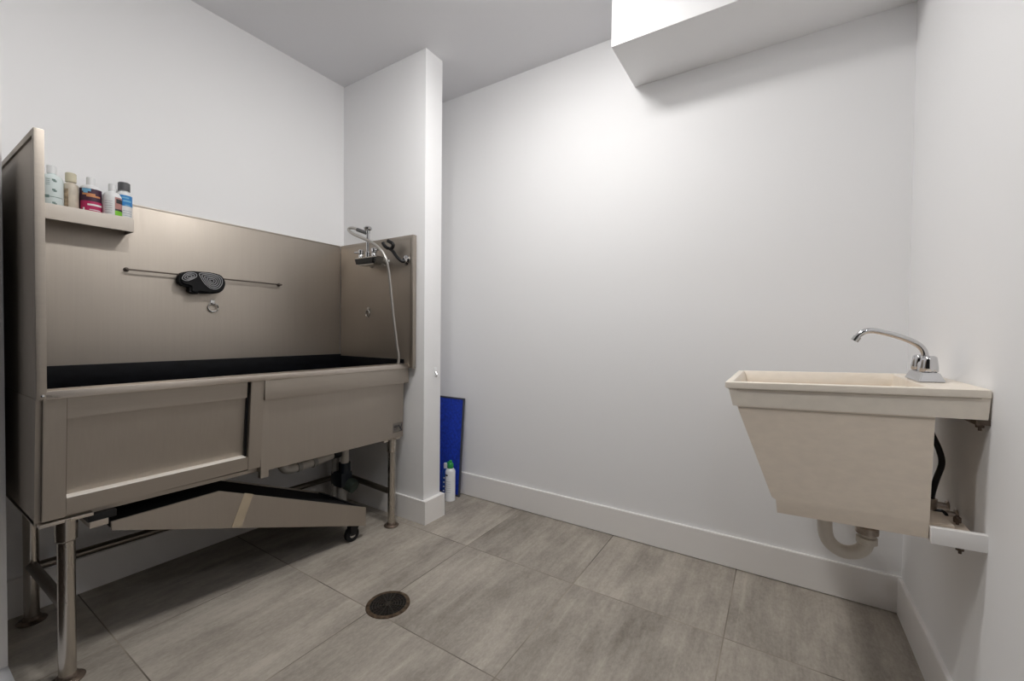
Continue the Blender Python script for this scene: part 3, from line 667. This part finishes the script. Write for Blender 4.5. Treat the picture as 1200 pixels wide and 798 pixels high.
# supply hoses, shut-off valves
for k, (dy, dx) in enumerate(((-.03, 0), (.045, -.012))):
    s = thing('supply_hose', ['black supply hose behind the laundry sink, nearer the front edge', 'black supply hose behind the laundry sink, farther back against the basin'][k], 'hose', (.39+dx, 1.70+dy, .62), 'supply hoses below the sink')
    bm = B(); tube(bm, smooth_path([(.358+dx*.2,1.69+dy,.978),(.358+dx*.2,1.69+dy,.93),(.366+dx,1.695+dy,.86),(.388+dx,1.70+dy,.80),(.396+dx,1.70+dy,.757),(.386+dx,1.70+dy,.71),(.377+dx,1.70+dy,.66),(.380+dx,1.70+dy,.635)], 6), .0075, 12); obj('hose_line', bm, BLACKP, s)
    bm = B(); lathe(bm, [(.010, -.012), (.010, .012)], (.380+dx, 1.70+dy, .640), 6); obj('hose_nut', bm, BRASS, s)
    v = thing('shutoff_valve', ['dark metal shut-off valve under the nearer supply hose', 'dark metal shut-off valve under the farther supply hose'][k], 'valve', (.40, 1.70+dy, .61), 'shut-off valves below the sink')
    bm = B(); tube(bm, [(XR-.001, 1.70+dy, .614), (.372+dx, 1.70+dy, .614)], .010, 14); tube(bm, [(.380+dx, 1.70+dy, .605), (.380+dx, 1.70+dy, .630)], .009, 14); lathe(bm, [(.018, 0), (.016, .004)], (XR-.0005, 1.70+dy, .614), 16, rot=Matrix.Rotation(R(-90), 3, 'Y')); obj('valve_body', bm, BRASS, v)
    bm = B(); lathe(bm, [(.014, 0), (.016, .004), (.016, .010), (.010, .014)], (.392+dx, 1.688+dy, .614), 14, sx=1, sy=1.0, rot=Matrix.Rotation(R(90), 3, 'X')); obj('valve_handle', bm, BLACKP, v)

# trap below the sink
tr = thing('drain_trap', 'white curved plastic drain trap hanging below the laundry sink', 'pipe', (.18, 1.70, .41))
bm = B(); tube(bm, smooth_path([(.240,1.70,.575),(.240,1.70,.53),(.240,1.70,.480),(.232,1.70,.452),(.212,1.70,.434),(.184,1.70,.428),(.158,1.70,.438),(.140,1.70,.462),(.134,1.70,.50),(.134,1.705,.55),(.136,1.73,.585),(.138,1.78,.592),(.140,1.90,.592),(.140,YB-.002,.592)], 6), .0205, 20); obj('trap_bend', bm, PVC, tr)
bm = B(); lathe(bm, [(.026, .500), (.030, .503), (.030, .522), (.024, .526)], (.240, 1.70, 0), 12); obj('trap_nut', bm, BRASS, tr)
bm = B(); lathe(bm, [(.024, .470), (.027, .472), (.027, .490), (.024, .492)], (.240, 1.70, 0), 20); obj('trap_collar', bm, PVC, tr)
bm = B(); lathe(bm, [(.040, 0), (.038, .006), (.024, .010)], (.140, YB-.0005, .592), 24, rot=Matrix.Rotation(R(90), 3, 'X')); obj('wall_escutcheon', bm, PVC, tr)

# ------------------------------------------------------------------ light
DIFF = bpy.data.materials.new('lit_opal_glass'); DIFF.use_nodes = True
nt = DIFF.node_tree; nt.nodes.remove(nt.nodes['Principled BSDF']); em = nt.nodes.new('ShaderNodeEmission')
em.inputs['Color'].default_value = (1, .982, .962, 1); em.inputs['Strength'].default_value = LAMP
nt.links.new(em.outputs[0], nt.nodes['Material Output'].inputs['Surface'])
LC = (-.90, 1.28)
cl = thing('ceiling_lamp', 'round opal flush ceiling lamp in front of the boxed soffit', 'lamp', (LC[0], LC[1], H))
bm = B(); lathe(bm, [(.150, -.0005), (.150, -.018), (.142, -.022), (.138, -.018)], (LC[0], LC[1], H), 40, cap=False); obj('lamp_base', bm, WPLA, cl)
bm = B(); lathe(bm, [(.137, -.014), (.135, -.026), (.120, -.040), (.090, -.051), (.050, -.057), (.001, -.059)], (LC[0], LC[1], H), 40, cap=False); obj('lamp_glass', bm, DIFF, cl)

dl = thing('added_fill_light', 'small round ceiling light near the doorway, added as fill', 'light', (-.85, .50, H))  # fill light added to brighten the lower walls
bm = B(); lathe(bm, [(.080, -.0005), (.080, -.004), (.068, -.006), (.064, -.0008)], (-.85, .50, H), 32, cap=False); obj('trim_ring', bm, WPLA, dl)
DL2 = DIFF.copy(); DL2.name = 'added_fill_lens'; DL2.node_tree.nodes['Emission'].inputs['Strength'].default_value = LAMP_FILL
bm = B(); lathe(bm, [(.065, -.0035), (.001, -.0045)], (-.85, .50, H), 32, cap=False); obj('lens', bm, DL2, dl)
pl_ = thing('passage_lamp', 'small round ceiling lamp in the passage outside', 'lamp', (.35, -.75, H))
DL3 = DIFF.copy(); DL3.name = 'lit_passage_lens'; e3 = DL3.node_tree.nodes['Emission'].inputs; e3['Strength'].default_value = 90; e3['Color'].default_value = (.86, .90, 1, 1)
bm = B(); lathe(bm, [(.09, -.0005), (.09, -.012), (.08, -.014)], (.35, -.75, H), 32, cap=False); obj('trim_ring', bm, WPLA, pl_)
bm = B(); lathe(bm, [(.08, -.012), (.04, -.022), (.001, -.024)], (.35, -.75, H), 32, cap=False); obj('lens', bm, DL3, pl_)
w = bpy.data.worlds.new('World'); bpy.context.scene.world = w; w.use_nodes = True
w.node_tree.nodes['Background'].inputs[0].default_value = (.9, .93, 1, 1); w.node_tree.nodes['Background'].inputs[1].default_value = .01

# ------------------------------------------------------------------ camera
cam = bpy.data.cameras.new('camera'); co = bpy.data.objects.new('camera', cam); C.objects.link(co)
yaw, pit, rol, F = .568055978, -.0188447602, .0100773335, 492.37585
f = Vector((-math.cos(pit)*math.sin(yaw), math.cos(pit)*math.cos(yaw), math.sin(pit)))
r = Vector((math.cos(yaw), math.sin(yaw), 0)); u = r.cross(f)
r2 = math.cos(rol)*r+math.sin(rol)*u; u2 = -math.sin(rol)*r+math.cos(rol)*u
M = Matrix((r2, u2, -f)).transposed().to_4x4(); M.translation = (0, 0, 1.118)
co.matrix_world = M
cam.sensor_width = 36; cam.lens = F*36/1200; cam.clip_start = .02
sc = bpy.context.scene; sc.camera = co
sc.view_settings.view_transform = 'Standard'; sc.view_settings.look = 'None'
sc.view_settings.exposure = .07; sc.view_settings.gamma = 1; sc.view_settings.use_curve_mapping = False
sc.cycles.max_bounces = 16; sc.cycles.diffuse_bounces = 10
